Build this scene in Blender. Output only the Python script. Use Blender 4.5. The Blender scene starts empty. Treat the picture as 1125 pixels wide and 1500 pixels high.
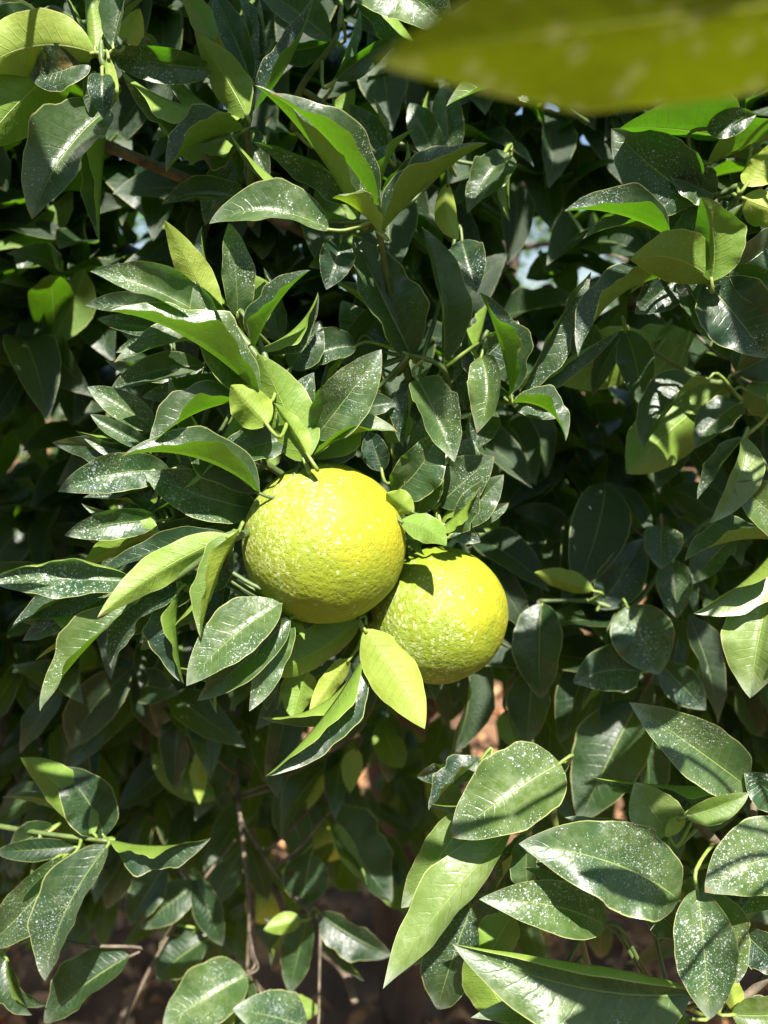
import bpy, math, random
from mathutils import Vector, Matrix, Quaternion, noise

S = bpy.context.scene
R = math.radians
PI = math.pi
COL = S.collection

# ------------------------------------------------------------------ camera, sky, sun, exposure
CAM = Vector((0, 0, 1.25)); PITCH = R(12); FOC = 1155.0
cd = bpy.data.cameras.new('camera'); cam = bpy.data.objects.new('camera', cd); COL.objects.link(cam)
cam.location = CAM; cam.rotation_euler = (PI/2 - PITCH, 0, 0)
cd.sensor_fit = 'VERTICAL'; cd.sensor_height = 36; cd.sensor_width = 27; cd.lens = FOC/1500*36
cd.clip_start = 0.01; cd.clip_end = 500
cd.dof.use_dof = True; cd.dof.focus_distance = 0.385; cd.dof.aperture_fstop = 6.5
S.camera = cam
FWD = Vector((0, math.cos(PITCH), -math.sin(PITCH))); UP = Vector((0, math.sin(PITCH), math.cos(PITCH))); RT = Vector((1, 0, 0))
sun_dir = (RT*0.12 + UP*0.70 - FWD*0.70).normalized()
SUN_EL = math.asin(sun_dir.z); SUN_AZ = math.atan2(sun_dir.x, sun_dir.y)
w = bpy.data.worlds.new('World'); S.world = w; w.use_nodes = True
nt = w.node_tree; bg = nt.nodes['Background']; sky = nt.nodes.new('ShaderNodeTexSky')
sky.sky_type = 'NISHITA'; sky.sun_disc = False; sky.sun_elevation = SUN_EL; sky.sun_rotation = SUN_AZ
nt.links.new(sky.outputs[0], bg.inputs[0]); bg.inputs[1].default_value = 0.05
sd = bpy.data.lights.new('sun', 'SUN'); sd.energy = 5.0; sd.angle = R(0.5); sd.color = (1, 0.95, 0.86)
so = bpy.data.objects.new('sun', sd); COL.objects.link(so); so.rotation_euler = sun_dir.to_track_quat('Z', 'Y').to_euler()
S.view_settings.view_transform = 'Standard'; S.view_settings.look = 'None'
S.view_settings.exposure = 1.68; S.view_settings.gamma = 1.0
S.view_settings.use_curve_mapping = False
S.cycles.max_bounces = 8; S.cycles.transmission_bounces = 6; S.cycles.diffuse_bounces = 5
S.cycles.use_denoising = True

def P(x, y, d):
    """a point of the place seen at photo position x, y and d metres along the viewing axis"""
    return CAM + FWD*d + RT*((x-562.5)/FOC*d) - UP*((y-750)/FOC*d)

# ------------------------------------------------------------------ node helpers
class NT:
    def __init__(s, name):
        s.m = bpy.data.materials.new(name); s.m.use_nodes = True; s.t = s.m.node_tree
        s.t.nodes.clear(); s.out = s.t.nodes.new('ShaderNodeOutputMaterial')
    def n(s, typ, ins={}, **kw):
        nd = s.t.nodes.new(typ)
        for k, v in kw.items(): setattr(nd, k, v)
        for k, v in ins.items():
            if v is None: continue
            if isinstance(v, bpy.types.NodeSocket): s.t.links.new(v, nd.inputs[k])
            else: nd.inputs[k].default_value = v
        return nd
    def math(s, op, a, b=None, c=None, clamp=False):
        i = {0: a}
        if b is not None: i[1] = b
        if c is not None: i[2] = c
        return s.n('ShaderNodeMath', i, operation=op, use_clamp=clamp).outputs[0]
    def ramp(s, v, lo, hi, a=0.0, b=1.0):
        return s.n('ShaderNodeMapRange', {0: v, 1: lo, 2: hi, 3: a, 4: b}, interpolation_type='SMOOTHSTEP').outputs[0]
    def mix(s, f, a, b):
        nd = s.t.nodes.new('ShaderNodeMix'); nd.data_type = 'RGBA'
        for k, v in ((0, f), (6, a), (7, b)):
            if isinstance(v, bpy.types.NodeSocket): s.t.links.new(v, nd.inputs[k])
            else: nd.inputs[k].default_value = v if not isinstance(v, tuple) or len(v) == 4 else (*v, 1)
        return nd.outputs[2]
    def noise(s, vec, scale, detail=3, rough=0.5):
        return s.n('ShaderNodeTexNoise', {'Vector': vec, 'Scale': scale, 'Detail': detail, 'Roughness': rough}).outputs[0]
    def voro(s, vec, scale, feature='F1', rnd=1.0):
        return s.n('ShaderNodeTexVoronoi', {'Vector': vec, 'Scale': scale, 'Randomness': rnd}, feature=feature)

def leaf_mat(name, top_a, top_b, und_a, und_b, trans, tw=0.3, speck=1.0, drops=0.0, rough=0.38, film=0.25, rib=(.28, .36, .10), blem=0.0, blot=0.0):
    N = NT(name)
    geo = N.n('ShaderNodeNewGeometry'); tc = N.n('ShaderNodeTexCoord'); uv = N.n('ShaderNodeSeparateXYZ', {0: tc.outputs['UV']})
    oi = N.n('ShaderNodeObjectInfo'); at = N.n('ShaderNodeAttribute', attribute_name='tint')
    rnd = N.math('FRACT', N.math('ADD', oi.outputs['Random'], at.outputs['Fac']))
    off = N.n('ShaderNodeVectorMath', {0: tc.outputs['Object'], 1: N.n('ShaderNodeCombineXYZ', {0: N.math('MULTIPLY', rnd, 7.0), 1: rnd, 2: 0.0}).outputs[0]}, operation='ADD').outputs[0]
    u, v = uv.outputs[0], uv.outputs[1]
    wof = N.n('ShaderNodeVectorMath', {0: off, 1: N.n('ShaderNodeVectorMath', {0: N.n('ShaderNodeTexNoise', {'Vector': off, 'Scale': 420, 'Detail': 3}).outputs['Color'], 'Scale': .0022}, operation='SCALE').outputs[0]}, operation='ADD').outputs[0]
    s = N.math('MULTIPLY', N.math('ABSOLUTE', N.math('SUBTRACT', v, 0.5)), 2.0)        # 0 midrib .. 1 margin
    nz = N.noise(off, 60, 4, 0.6)
    nz2 = N.noise(off, 260, 3, 0.6)
    # lateral veins
    ph = N.math('ADD', N.math('MULTIPLY', N.math('SUBTRACT', u, N.math('MULTIPLY', s, 0.13)), 13.0), N.math('MULTIPLY', nz, 0.9))
    wv = N.math('ABSOLUTE', N.math('SUBTRACT', N.math('FRACT', ph), 0.5))
    vein = N.math('MULTIPLY', N.ramp(wv, 0.10, 0.0), N.ramp(s, 0.95, 0.3))
    midw = N.math('ADD', N.math('MULTIPLY', N.math('SUBTRACT', 1.0, u), 0.03), 0.014)
    mid = N.n('ShaderNodeMapRange', {0: s, 1: midw, 2: N.math('MULTIPLY', midw, 0.4), 3: 0.0, 4: 1.0}).outputs[0]
    tone = N.math('ADD', N.math('MULTIPLY', rnd, 0.6), N.math('MULTIPLY', N.ramp(nz, 0.3, 0.7), 0.4))
    top = N.mix(tone, top_a, top_b)
    top = N.mix(N.math('MULTIPLY', vein, 0.10), top, rib)
    top = N.mix(N.math('MULTIPLY', mid, 0.55), top, rib)
    # pale film of dried spray
    fm = N.math('MULTIPLY', N.ramp(nz, 0.35, 0.75), N.ramp(nz2, 0.3, 0.7))
    top = N.mix(N.math('MULTIPLY', fm, film), top, (.42, .48, .34))
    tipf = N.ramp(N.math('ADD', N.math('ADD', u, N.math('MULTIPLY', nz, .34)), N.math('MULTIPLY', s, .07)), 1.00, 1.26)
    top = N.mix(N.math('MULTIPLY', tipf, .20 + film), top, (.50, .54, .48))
    und = N.mix(tone, und_a, und_b)
    und = N.mix(N.math('MULTIPLY', vein, 0.25), und, (und_a[0]*.6, und_a[1]*.7, und_a[2]*.6))
    und = N.mix(N.math('MULTIPLY', mid, 0.6), und, (.36, .42, .12))
    und = N.mix(N.math('MULTIPLY', nz2, 0.25), und, (und_b[0]*1.3, und_b[1]*1.25, und_b[2]*1.6))
    # spots of dried spray
    def specks(scale, size, keep):
        vo = N.voro(wof, scale)
        k = N.n('ShaderNodeSeparateColor', {0: vo.outputs['Color']})
        sz = N.math('MULTIPLY', N.math('MULTIPLY', k.outputs[1], size), N.ramp(N.math('ADD', N.noise(off, 32, 3), N.math('MULTIPLY', u, .12)), 0.42, 0.68, 0.15, 1.15))
        on = N.math('GREATER_THAN', k.outputs[0], keep)
        return N.math('MULTIPLY', on, N.n('ShaderNodeMapRange', {0: vo.outputs['Distance'], 1: sz, 2: N.math('MULTIPLY', sz, 0.6), 3: 0.0, 4: 1.0}).outputs[0])
    sp = N.math('MAXIMUM', specks(560, 0.23, 0.55), N.math('MAXIMUM', specks(1000, 0.32, 0.45), N.math('MULTIPLY', specks(1700, 0.45, 0.35), .6)))
    if drops > 0:
        sp = N.math('MAXIMUM', sp, N.math('MULTIPLY', specks(760, 0.56, 0.30), N.math('MULTIPLY', N.ramp(N.noise(off, 30, 3), .35, .6), drops)))
    spt = N.math('MULTIPLY', sp, speck, clamp=True)
    top = N.mix(N.math('MULTIPLY', spt, 0.78), top, (.68, .74, .76))
    und = N.mix(N.math('MULTIPLY', spt, 0.30), und, (.66, .68, .45))
    colr = N.mix(geo.outputs['Backfacing'], top, und)
    rim = N.ramp(s, 0.955, 0.995)
    colr = N.mix(N.math('MULTIPLY', rim, 0.65), colr, (.50, .50, .20))
    if blot > 0:
        vb = N.voro(off, 165); kb = N.n('ShaderNodeSeparateColor', {0: vb.outputs['Color']})
        bb = N.math('MULTIPLY', N.math('GREATER_THAN', kb.outputs[0], .05), N.ramp(vb.outputs['Distance'], .44, .18))
        colr = N.mix(N.math('MULTIPLY', bb, .75), colr, (.55, .60, .40))
    if blem > 0:
        bt = N.math('MULTIPLY', N.math('GREATER_THAN', rnd, .72), N.ramp(N.math('ADD', u, N.math('MULTIPLY', nz, .25)), 1.06, 1.12))
        colr = N.mix(N.math('MULTIPLY', bt, .8), colr, (.22, .13, .05))
        bl = N.math('MULTIPLY', N.ramp(N.noise(off, 38, 5, .7), 0.66, 0.74), blem)
        colr = N.mix(bl, colr, (.30, .16, .04))
    ht = N.math('ADD', N.math('ADD', N.math('MULTIPLY', vein, -0.35), N.math('MULTIPLY', nz, 2.4)), N.math('ADD', N.math('MULTIPLY', mid, -1.2), N.math('MULTIPLY', nz2, 0.9)))
    ht = N.math('ADD', ht, N.math('MULTIPLY', sp, 0.7 + drops))
    bump = N.n('ShaderNodeBump', {'Height': ht, 'Strength': 0.55, 'Distance': 0.0006})
    rg = N.math('ADD', N.math('MULTIPLY', N.ramp(nz2, 0.3, 0.7), 0.18), rough)
    rg = N.math('ADD', rg, N.math('MULTIPLY', geo.outputs['Backfacing'], 0.15))
    pb = N.n('ShaderNodeBsdfPrincipled', {'Base Color': colr, 'Roughness': rg, 'Normal': bump.outputs[0]})
    pb.inputs['Specular IOR Level'].default_value = 0.55
    tcol = N.mix(N.math('MULTIPLY', mid, 0.6), N.mix(rnd, trans, (trans[0]*1.25, trans[1]*1.05, trans[2])), (.55, .60, .12))
    tcol = N.mix(N.math('MULTIPLY', spt, 0.5), tcol, (.2, .25, .06))
    tr = N.n('ShaderNodeBsdfTranslucent', {'Color': tcol, 'Normal': bump.outputs[0]})
    mx = N.n('ShaderNodeMixShader', {0: tw, 1: pb.outputs[0], 2: tr.outputs[0]})
    N.t.links.new(mx.outputs[0], N.out.inputs[0])
    return N.m

M = {}
GT = (.12, .40, .008)
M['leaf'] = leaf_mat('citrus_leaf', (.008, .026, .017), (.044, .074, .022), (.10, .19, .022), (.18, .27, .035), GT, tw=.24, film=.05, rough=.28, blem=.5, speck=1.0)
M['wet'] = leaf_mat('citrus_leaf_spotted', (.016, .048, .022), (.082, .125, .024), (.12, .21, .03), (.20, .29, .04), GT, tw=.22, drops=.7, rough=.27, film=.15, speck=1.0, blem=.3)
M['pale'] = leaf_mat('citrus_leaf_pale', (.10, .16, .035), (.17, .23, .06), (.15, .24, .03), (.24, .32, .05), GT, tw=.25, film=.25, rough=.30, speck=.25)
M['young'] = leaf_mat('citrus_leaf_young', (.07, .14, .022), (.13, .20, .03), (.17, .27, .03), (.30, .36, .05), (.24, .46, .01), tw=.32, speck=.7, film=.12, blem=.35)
M['back'] = leaf_mat('citrus_leaf_shade_toned', (.006, .020, .009), (.022, .050, .014), (.07, .14, .018), (.14, .22, .03), (.14, .40, .008), tw=.26, speck=.25, film=.02, rough=.33)  # leaf copy with the crown's shade put into its darker colours
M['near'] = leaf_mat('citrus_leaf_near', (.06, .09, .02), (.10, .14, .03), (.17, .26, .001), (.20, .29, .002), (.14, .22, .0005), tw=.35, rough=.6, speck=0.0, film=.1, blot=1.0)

def simple(name, a, b, scale=60, rough=.7, bump=.5, bscale=200, dist=.001, stretch=None, tint=False):
    N = NT(name); tc = N.n('ShaderNodeTexCoord'); vec = tc.outputs['Object']
    if stretch: vec = N.n('ShaderNodeMapping', {0: vec, 3: stretch}).outputs[0]
    f = N.ramp(N.noise(vec, scale, 5, .6), .3, .7)
    if tint:
        at = N.n('ShaderNodeAttribute', attribute_name='tint')
        f = N.math('MULTIPLY', N.math('ADD', f, at.outputs['Fac']), .5)
    c = N.mix(f, a, b)
    bp = N.n('ShaderNodeBump', {'Height': N.noise(vec, bscale, 5, .65), 'Strength': bump, 'Distance': dist})
    pb = N.n('ShaderNodeBsdfPrincipled', {'Base Color': c, 'Roughness': rough, 'Normal': bp.outputs[0]})
    N.t.links.new(pb.outputs[0], N.out.inputs[0])
    return N.m
M['petiole'] = simple('leaf_stalk_green', (.10, .16, .03), (.22, .28, .06), 90, .45, .3)
M['greenstem'] = simple('green_shoot', (.045, .08, .022), (.11, .15, .04), 70, .5, .4)
M['twig'] = simple('brown_twig', (.06, .045, .03), (.17, .13, .09), 90, .8, .8)
M['bark'] = simple('trunk_bark', (.035, .022, .014), (.11, .075, .05), 12, .9, 1, 60, .006, (1, 1, .3))
M['soil'] = simple('soil', (.10, .05, .025), (.26, .14, .07), 6, .95, 1, 90, .01)
M['litter'] = simple('dry_leaves', (.18, .075, .025), (.56, .30, .14), 40, .75, .5, 150, .001, None, True)
M['calyx'] = simple('calyx', (.10, .12, .03), (.25, .24, .10), 200, .7, .8)

def rind(name, green, yellow, ydir, dust):
    N = NT(name); tc = N.n('ShaderNodeTexCoord'); o = tc.outputs['Object']
    nrm = N.n('ShaderNodeVectorMath', {0: o}, operation='NORMALIZE').outputs[0]
    dy = N.n('ShaderNodeVectorMath', {0: nrm, 1: Vector(ydir).normalized()}, operation='DOT_PRODUCT').outputs['Value']
    dd = N.n('ShaderNodeVectorMath', {0: nrm, 1: Vector(dust).normalized()}, operation='DOT_PRODUCT').outputs['Value']
    big = N.noise(o, 35, 4, .55); fine = N.noise(o, 500, 3, .6)
    fy = N.ramp(N.math('ADD', dy, N.math('MULTIPLY', N.math('SUBTRACT', big, .5), 2.0)), .30, 1.25)
    c = N.mix(fy, green, yellow)
    c = N.mix(N.math('MULTIPLY', N.ramp(N.noise(o, 90, 3), .45, .65), .35), c, (green[0]*.72, green[1]*.8, green[2]))
    # oil glands: small darker greener pits and paler tops between them
    wo = N.n('ShaderNodeVectorMath', {0: o, 1: N.n('ShaderNodeVectorMath', {0: N.n('ShaderNodeTexNoise', {'Vector': o, 'Scale': 300}).outputs['Color'], 'Scale': .0016}, operation='SCALE').outputs[0]}, operation='ADD').outputs[0]
    wo2 = N.n('ShaderNodeVectorMath', {0: o, 1: N.n('ShaderNodeVectorMath', {0: N.n('ShaderNodeTexNoise', {'Vector': o, 'Scale': 380, 'Detail': 3}).outputs['Color'], 'Scale': .005}, operation='SCALE').outputs[0]}, operation='ADD').outputs[0]
    v1 = N.voro(wo, 720); v2 = N.voro(wo, 430, 'SMOOTH_F1')
    pit = N.ramp(v1.outputs['Distance'], .42, .12)
    c = N.mix(N.math('MULTIPLY', pit, .30), c, (green[0]*.6, green[1]*.74, green[2]))
    # dried spray, thickest on one shoulder
    vs = N.voro(wo2, 420); ks = N.n('ShaderNodeSeparateColor', {0: vs.outputs['Color']})
    dm = N.math('ADD', N.ramp(N.math('ADD', dd, N.math('MULTIPLY', N.math('SUBTRACT', N.noise(o, 60, 4), .5), 1.2)), .25, 1.0), .08)
    sp = N.math('MULTIPLY', N.math('LESS_THAN', ks.outputs[0], dm), N.ramp(vs.outputs['Distance'], .50, .2))
    sp = N.math('MULTIPLY', sp, N.ramp(fine, .35, .6))
    c = N.mix(N.math('MULTIPLY', sp, .42), c, (.74, .77, .50))
    c = N.mix(N.math('MULTIPLY', N.math('MULTIPLY', dm, N.ramp(N.noise(o, 200, 5, .7), .4, .65)), .12), c, (.62, .66, .40))
    # sparse small dark scars
    vd = N.voro(o, 130); kd = N.n('ShaderNodeSeparateColor', {0: vd.outputs['Color']})
    sc = N.math('MULTIPLY', N.math('GREATER_THAN', kd.outputs[0], .86), N.ramp(vd.outputs['Distance'], .13, .05))
    c = N.mix(N.math('MULTIPLY', sc, .7), c, (.25, .17, .03))
    h = N.math('ADD', N.math('MULTIPLY', v2.outputs['Distance'], 1.6), N.math('ADD', N.math('MULTIPLY', pit, -.6), N.math('MULTIPLY', N.noise(o, 240, 3), .45)))
    h = N.math('ADD', h, N.math('MULTIPLY', sp, .10))
    bp = N.n('ShaderNodeBump', {'Height': h, 'Strength': .6, 'Distance': .00042})
    rg = N.math('ADD', .50, N.math('MULTIPLY', fine, .2))
    pb = N.n('ShaderNodeBsdfPrincipled', {'Base Color': c, 'Roughness': rg, 'Normal': bp.outputs[0]})
    pb.inputs['Specular IOR Level'].default_value = .32
    pb.inputs['Subsurface Weight'].default_value = .12; pb.inputs['Subsurface Scale'].default_value = .004
    pb.inputs['Subsurface Radius'].default_value = (1, .7, .1)
    N.t.links.new(pb.outputs[0], N.out.inputs[0])
    return N.m

# ------------------------------------------------------------------ object helpers
def tag(o, label=None, cat=None, group=None, kind=None):
    if label: o['label'] = label
    if cat: o['category'] = cat
    if group: o['group'] = group
    if kind: o['kind'] = kind
    return o

def mesh_obj(name, verts, faces, mats, parent=None, loc=None, smooth=True, uvs=None, midx=None, tint=None):
    me = bpy.data.meshes.new(name); me.from_pydata(verts, [], faces)
    for m in (mats if isinstance(mats, (list, tuple)) else [mats]): me.materials.append(m)
    if uvs:
        ul = me.uv_layers.new(name='UVMap')
        flat = []
        for f in faces:
            for i in f: flat += uvs[i]
        ul.data.foreach_set('uv', flat)
    if midx: me.polygons.foreach_set('material_index', midx)
    if tint:
        a = me.attributes.new('tint', 'FLOAT', 'POINT'); a.data.foreach_set('value', tint)
    if smooth: me.polygons.foreach_set('use_smooth', [True]*len(faces))
    me.update()
    o = bpy.data.objects.new(name, me); COL.objects.link(o)
    if parent: o.parent = parent
    if loc is not None: o.location = loc
    return o

def tube(pts, rads, seg=8, cap=True):
    vs, fs = [], []
    n = len(pts); up = Vector((.3, .2, 1)).normalized()
    for i, p in enumerate(pts):
        t = (pts[min(i+1, n-1)] - pts[max(i-1, 0)]).normalized()
        x = t.cross(up)
        if x.length < 1e-4: x = t.cross(Vector((1, 0, 0)))
        x.normalize(); y = t.cross(x)
        for k in range(seg):
            a = 2*PI*k/seg; vs.append(p + (x*math.cos(a) + y*math.sin(a))*rads[i])
    for i in range(n-1):
        for k in range(seg):
            a, b = i*seg+k, i*seg+(k+1) % seg
            fs.append((a, b, b+seg, a+seg))
    if cap:
        fs.append(tuple(range(seg))[::-1]); fs.append(tuple(range((n-1)*seg, n*seg)))
    return vs, fs

def curve_pts(a, b, n, sag=0.0, wob=0.0, seed=0):
    r = random.Random(seed); L = (b-a).length; out = []
    o1 = Vector((r.uniform(-1, 1), r.uniform(-1, 1), r.uniform(-1, 1)))*L*wob
    for i in range(n+1):
        t = i/n; k = 4*t*(1-t)
        out.append(a.lerp(b, t) + o1*k + Vector((0, 0, -sag*L*k)))
    return out

def smooth_path(pts, sub=6):
    out = []; n = len(pts)
    for i in range(n-1):
        p0, p1, p2, p3 = pts[max(i-1, 0)], pts[i], pts[i+1], pts[min(i+2, n-1)]
        for k in range(sub):
            t = k/sub
            out.append(0.5*((2*p1) + (p2-p0)*t + (2*p0-5*p1+4*p2-p3)*t*t + (3*p1-p0-3*p2+p3)*t**3))
    out.append(pts[-1]); return out

# ------------------------------------------------------------------ leaf builder
def outline(t, kind):
    if kind == 'oval': h = math.sin(PI*min(1, t)**0.80)**0.80
    elif kind == 'lance': h = (math.sin(PI*t**0.86))**1.0
    else: h = (math.sin(PI*t**0.82))**0.88
    return max(h, 0.0) * (1.0 - 0.12*t)

def leaf_geo(base, tip, width, face, roll=0, fold=20, bend=.06, lat=0, wave=.5, curl=(0, 0), twist=0, shape='std', seed=0, N=26, K=5):
    """grid of one blade. face: direction the upper side looks before rolling (degrees, about the axis)"""
    r = random.Random(seed)
    ax = tip - base; L = ax.length; a = ax.normalized()
    n = face - a*face.dot(a)
    if n.length < 1e-5: n = a.orthogonal()
    n.normalize(); s0 = a.cross(n)
    nn0 = n
    ph = r.uniform(0, 6.28); ph2 = r.uniform(0, 6.28); fr = r.uniform(1.6, 2.8)
    spine = []
    for i in range(N+1):
        t = i/N; k = 4*t*(1-t)
        rr = R(roll); nr = nn0*math.cos(rr) + s0*math.sin(rr)
        hook = max(0, t-.7)**2*1.2
        spine.append(base + a*(L*t) + nr*(bend*L*k) - nr*(hook*L*bend*3) + s0*(lat*L*k))
    vs, uv = [], []
    for i in range(N+1):
        t = i/N
        tg = (spine[min(i+1, N)] - spine[max(i-1, 0)]).normalized()
        nb = nn0 - tg*nn0.dot(tg); nb.normalize(); sb = tg.cross(nb)
        ro = R(roll + twist*(t-.5)*2)
        nr = nb*math.cos(ro) + sb*math.sin(ro); sr = tg.cross(nr)
        hw = width/2*outline(t, shape)*(1 + .016*math.sin(t*19+ph) + .010*math.sin(t*41+ph2))
        if i == 0: hw = width*.02
        if i == N: hw = 0.0
        f = R(fold)*(.55 + .45*math.sin(PI*min(1, t*1.15)**.8)) + (R(fold)*.35 if t > .8 else 0)*(t-.8)/.2
        for j in range(-K, K+1):
            side = 1 if j > 0 else -1; q = abs(j)
            x = z = 0.0; cu = R(curl[1] if side > 0 else curl[0])
            st = 8
            ln = q/K
            for m in range(st):
                sm = (m+.5)/st*ln
                th = f + cu*sm*sm
                x += math.cos(th)*ln/st; z += math.sin(th)*ln/st
            wv = wave*.16*math.sin(fr*2*PI*t + ph + (1.1 if side > 0 else ph2))*ln*ln*math.sin(PI*t)
            wv += wave*.05*math.sin(fr*5.3*PI*t + ph2*2 + side)*ln**3*math.sin(PI*t)
            vs.append(spine[i] + sr*(x*hw*side) + nr*((z + wv)*hw))
            uv.append((t, .5 + .5*side*ln if j else .5))
    W = 2*K+1; fs = []
    for i in range(N):
        for j in range(W-1):
            p = i*W+j; fs.append((p, p+1, p+W+1, p+W))
    return vs, fs, uv

# ------------------------------------------------------------------ branches in front, leaf by leaf
BR = {}
def dist_to(paths, p):
    best = None
    for pts, rad in paths:
        for i in range(len(pts)-1):
            ab = pts[i+1]-pts[i]; t = max(0, min(1, (p-pts[i]).dot(ab)/max(ab.length_squared, 1e-9)))
            q = pts[i]+ab*t; dd = (p-q).length
            if best is None or dd < best[0]: best = (dd, q, rad)
    return best

def branch(label, D, stems, leaves, name='citrus_branch', stem_r=.0022, mat='leaf', extra=.75):
    """stems: polylines of (x, y, depth offset in cm); leaves: (bx, by, tx, ty, width px, roll, fold, db, dt, {...})"""
    o0 = P(stems[0][0][0], stems[0][0][1], D + stems[0][0][2]*.01)
    root = bpy.data.objects.new(name, None); COL.objects.link(root); root.location = o0; root.empty_display_size = .02
    tag(root, label, 'branch', 'leafy branches of the citrus tree')
    paths = []
    for k, st in enumerate(stems):
        pts = smooth_path([P(x, y, D+z*.01) for x, y, z in st])
        r0 = stem_r*(1 if k == 0 else .75)
        rads = [r0*(1-.45*i/len(pts))*(1+.08*math.sin(i*1.7)) for i in range(len(pts))]
        paths.append((pts, r0*.7))
        vs, fs = tube([p-o0 for p in pts], rads)
        mesh_obj('stem', vs, fs, M['twig' if stem_r >= .003 or 'brown twig' in label else 'greenstem'], root)
    ra = random.Random(int(D*1e4) + len(leaves))
    more = []
    for lf in list(leaves)*(2 if extra > 1 else 1):
        if len(lf) > 9 and lf[9].get('m') == 'young' or ra.random() > (extra/2 if extra > 1 else extra) or lf[0] < -100: continue
        dx, dy = lf[2]-lf[0], lf[3]-lf[1]; an = ra.choice((-1, 1))*R(ra.uniform(14, 38)); k = ra.uniform(.75, 1.1)
        more.append((lf[0], lf[1], lf[0]+(dx*math.cos(an)-dy*math.sin(an))*k, lf[1]+(dx*math.sin(an)+dy*math.cos(an))*k, lf[4]*ra.uniform(.55, .9),
                     ra.choice((-1, 1))*ra.uniform(15, 70), ra.uniform(20, 48), lf[7]+ra.uniform(1.0, 1.8), lf[8]+ra.uniform(1.2, 3), {'m': ra.choice(('leaf', 'leaf', 'wet')) if mat == 'leaf' else mat, 'lat': ra.uniform(-.1, .1), 'wave': ra.uniform(.5, 1.6)}))
    for i, lf in enumerate(list(leaves) + more):
        bx, by, tx, ty, wpx, roll, fold, db, dt = lf[:9]; ex = dict(lf[9]) if len(lf) > 9 else {}
        b = P(bx, by, D+db*.01); t = P(tx, ty, D+dt*.01)
        wd = wpx/FOC*(D + (db+dt)*.005)
        m = M[ex.pop('m', mat)]
        sd = int(bx*7+by*13+tx)
        face = (CAM - (b+t)/2).normalized()
        ex.setdefault('wave', random.Random(sd+2).uniform(.5, 1.3))
        if abs(roll) < 40 and wpx < 100: roll += random.Random(sd+5).uniform(-24, 24)
        if 40 <= abs(roll) <= 80: roll += math.copysign(7, roll); fold += 14
        elif abs(roll) < 40: fold += 8
        elif fold < 25: fold += 6
        if 'bend' not in ex: ex['bend'] = random.Random(sd).uniform(.03, .09)
        if 'curl' not in ex:
            c0 = random.Random(sd+9); ex['curl'] = (c0.uniform(-15, 40), c0.uniform(-15, 40))
        vs, fs, uv = leaf_geo(b, t, wd, face, roll, fold, seed=sd, **ex)
        dd, q, rad = dist_to(paths, b)
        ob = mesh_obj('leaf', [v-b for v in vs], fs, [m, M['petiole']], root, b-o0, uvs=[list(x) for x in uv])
        if dd > .001:
            a = (t-b).normalized()
            mid = b - a*min(.008, dd*.5)
            if dd < .03:
                pts = smooth_path([q, mid, b + a*.002], 4)
                n = len(pts); vs, fs = tube([p-b for p in pts], [.0008 + .0003*(1-k/n) for k in range(n)], 6)
                s = mesh_obj('leaf_stalk', vs, fs, M['petiole'], ob)
            else:
                pts = smooth_path([q, q.lerp(mid, .5)+Vector((0, 0, -.004)), mid, b + a*.002], 5)
                n = len(pts); vs, fs = tube([p-o0 for p in pts], [.0013 - .0005*k/n for k in range(n)], 6)
                mesh_obj('twig', vs, fs, M['twig' if mat == 'back' else 'greenstem'], root)
    return root

y_ = {'m': 'young'}
branch('upright shoot above the big fruit with two long folded leaves pointing up and left', .385,
  [[(600, 560, 5), (575, 450, 3), (556, 345, 0), (545, 325, 0)]], [
  (525, 325, 376, 122, 85, 62, 42, .5, -2, {'bend': .05}),
  (551, 303, 398, 134, 96, 52, 48, 0, -3, {'bend': .07, 'curl': (20, -10)}),
  (556, 342, 488, 288, 62, 70, 50, -1, -1.5, {'m': 'young', 'curl': (30, 30)}),
  (560, 340, 711, 206, 98, -62, 42, 0, -1.5, {'bend': .08, 'lat': .04}),
  (560, 292, 628, 222, 62, 10, 20, 1.5, 1.0),
  (655, 268, 672, 352, 46, 165, 30, 1, 0, {'m': 'young', 'lat': .08}),
  (482, 336, 306, 324, 92, 28, 22, 0, -1, {'lat': .05, 'curl': (20, 0), 'bend': .1, 'm': 'wet'}),
  (500, 352, 478, 424, 62, 10, 20, 1, .5, {'wave': 1.2}),
  (368, 296, 236, 298, 56, 20, 30, 2, 1.5, {'lat': .05}),
])
branch('dark glossy rosette of folded leaves near the top edge, between two paler leaf groups', .40,
  [[(368, 330, 4), (366, 245, 2), (362, 182, 0), (360, 160, 0)], [(362, 182, 0), (375, 120, 1), (400, 60, 2)]], [
  (312, 102, 143, 78, 62, 12, 18, 0, -1, {'m': 'wet', 'bend': .08}),
  (356, 170, 176, 106, 104, -58, 48, 0, -1.5, {'bend': .08, 'm': 'wet'}),
  (362, 172, 286, 48, 66, 160, 12, -.6, -1, {}),
  (368, 118, 312, -14, 52, 15, 25, .5, 0, {}),
  (366, 168, 460, -8, 66, -55, 40, .8, 0, {'lat': .1}),
  (355, 192, 242, 250, 92, 55, 42, -.3, -1.5, {'bend': .1}),
  (312, 62, 262, -25, 46, 170, 15, 2, 2, {}),
  (372, 82, 285, 10, 60, 165, 15, 3, 3.5, {}),
  (360, 190, 395, 262, 50, 20, 30, 2.5, 2),
  (345, 245, 300, 330, 60, 10, 20, 4, 4),
])
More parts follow.
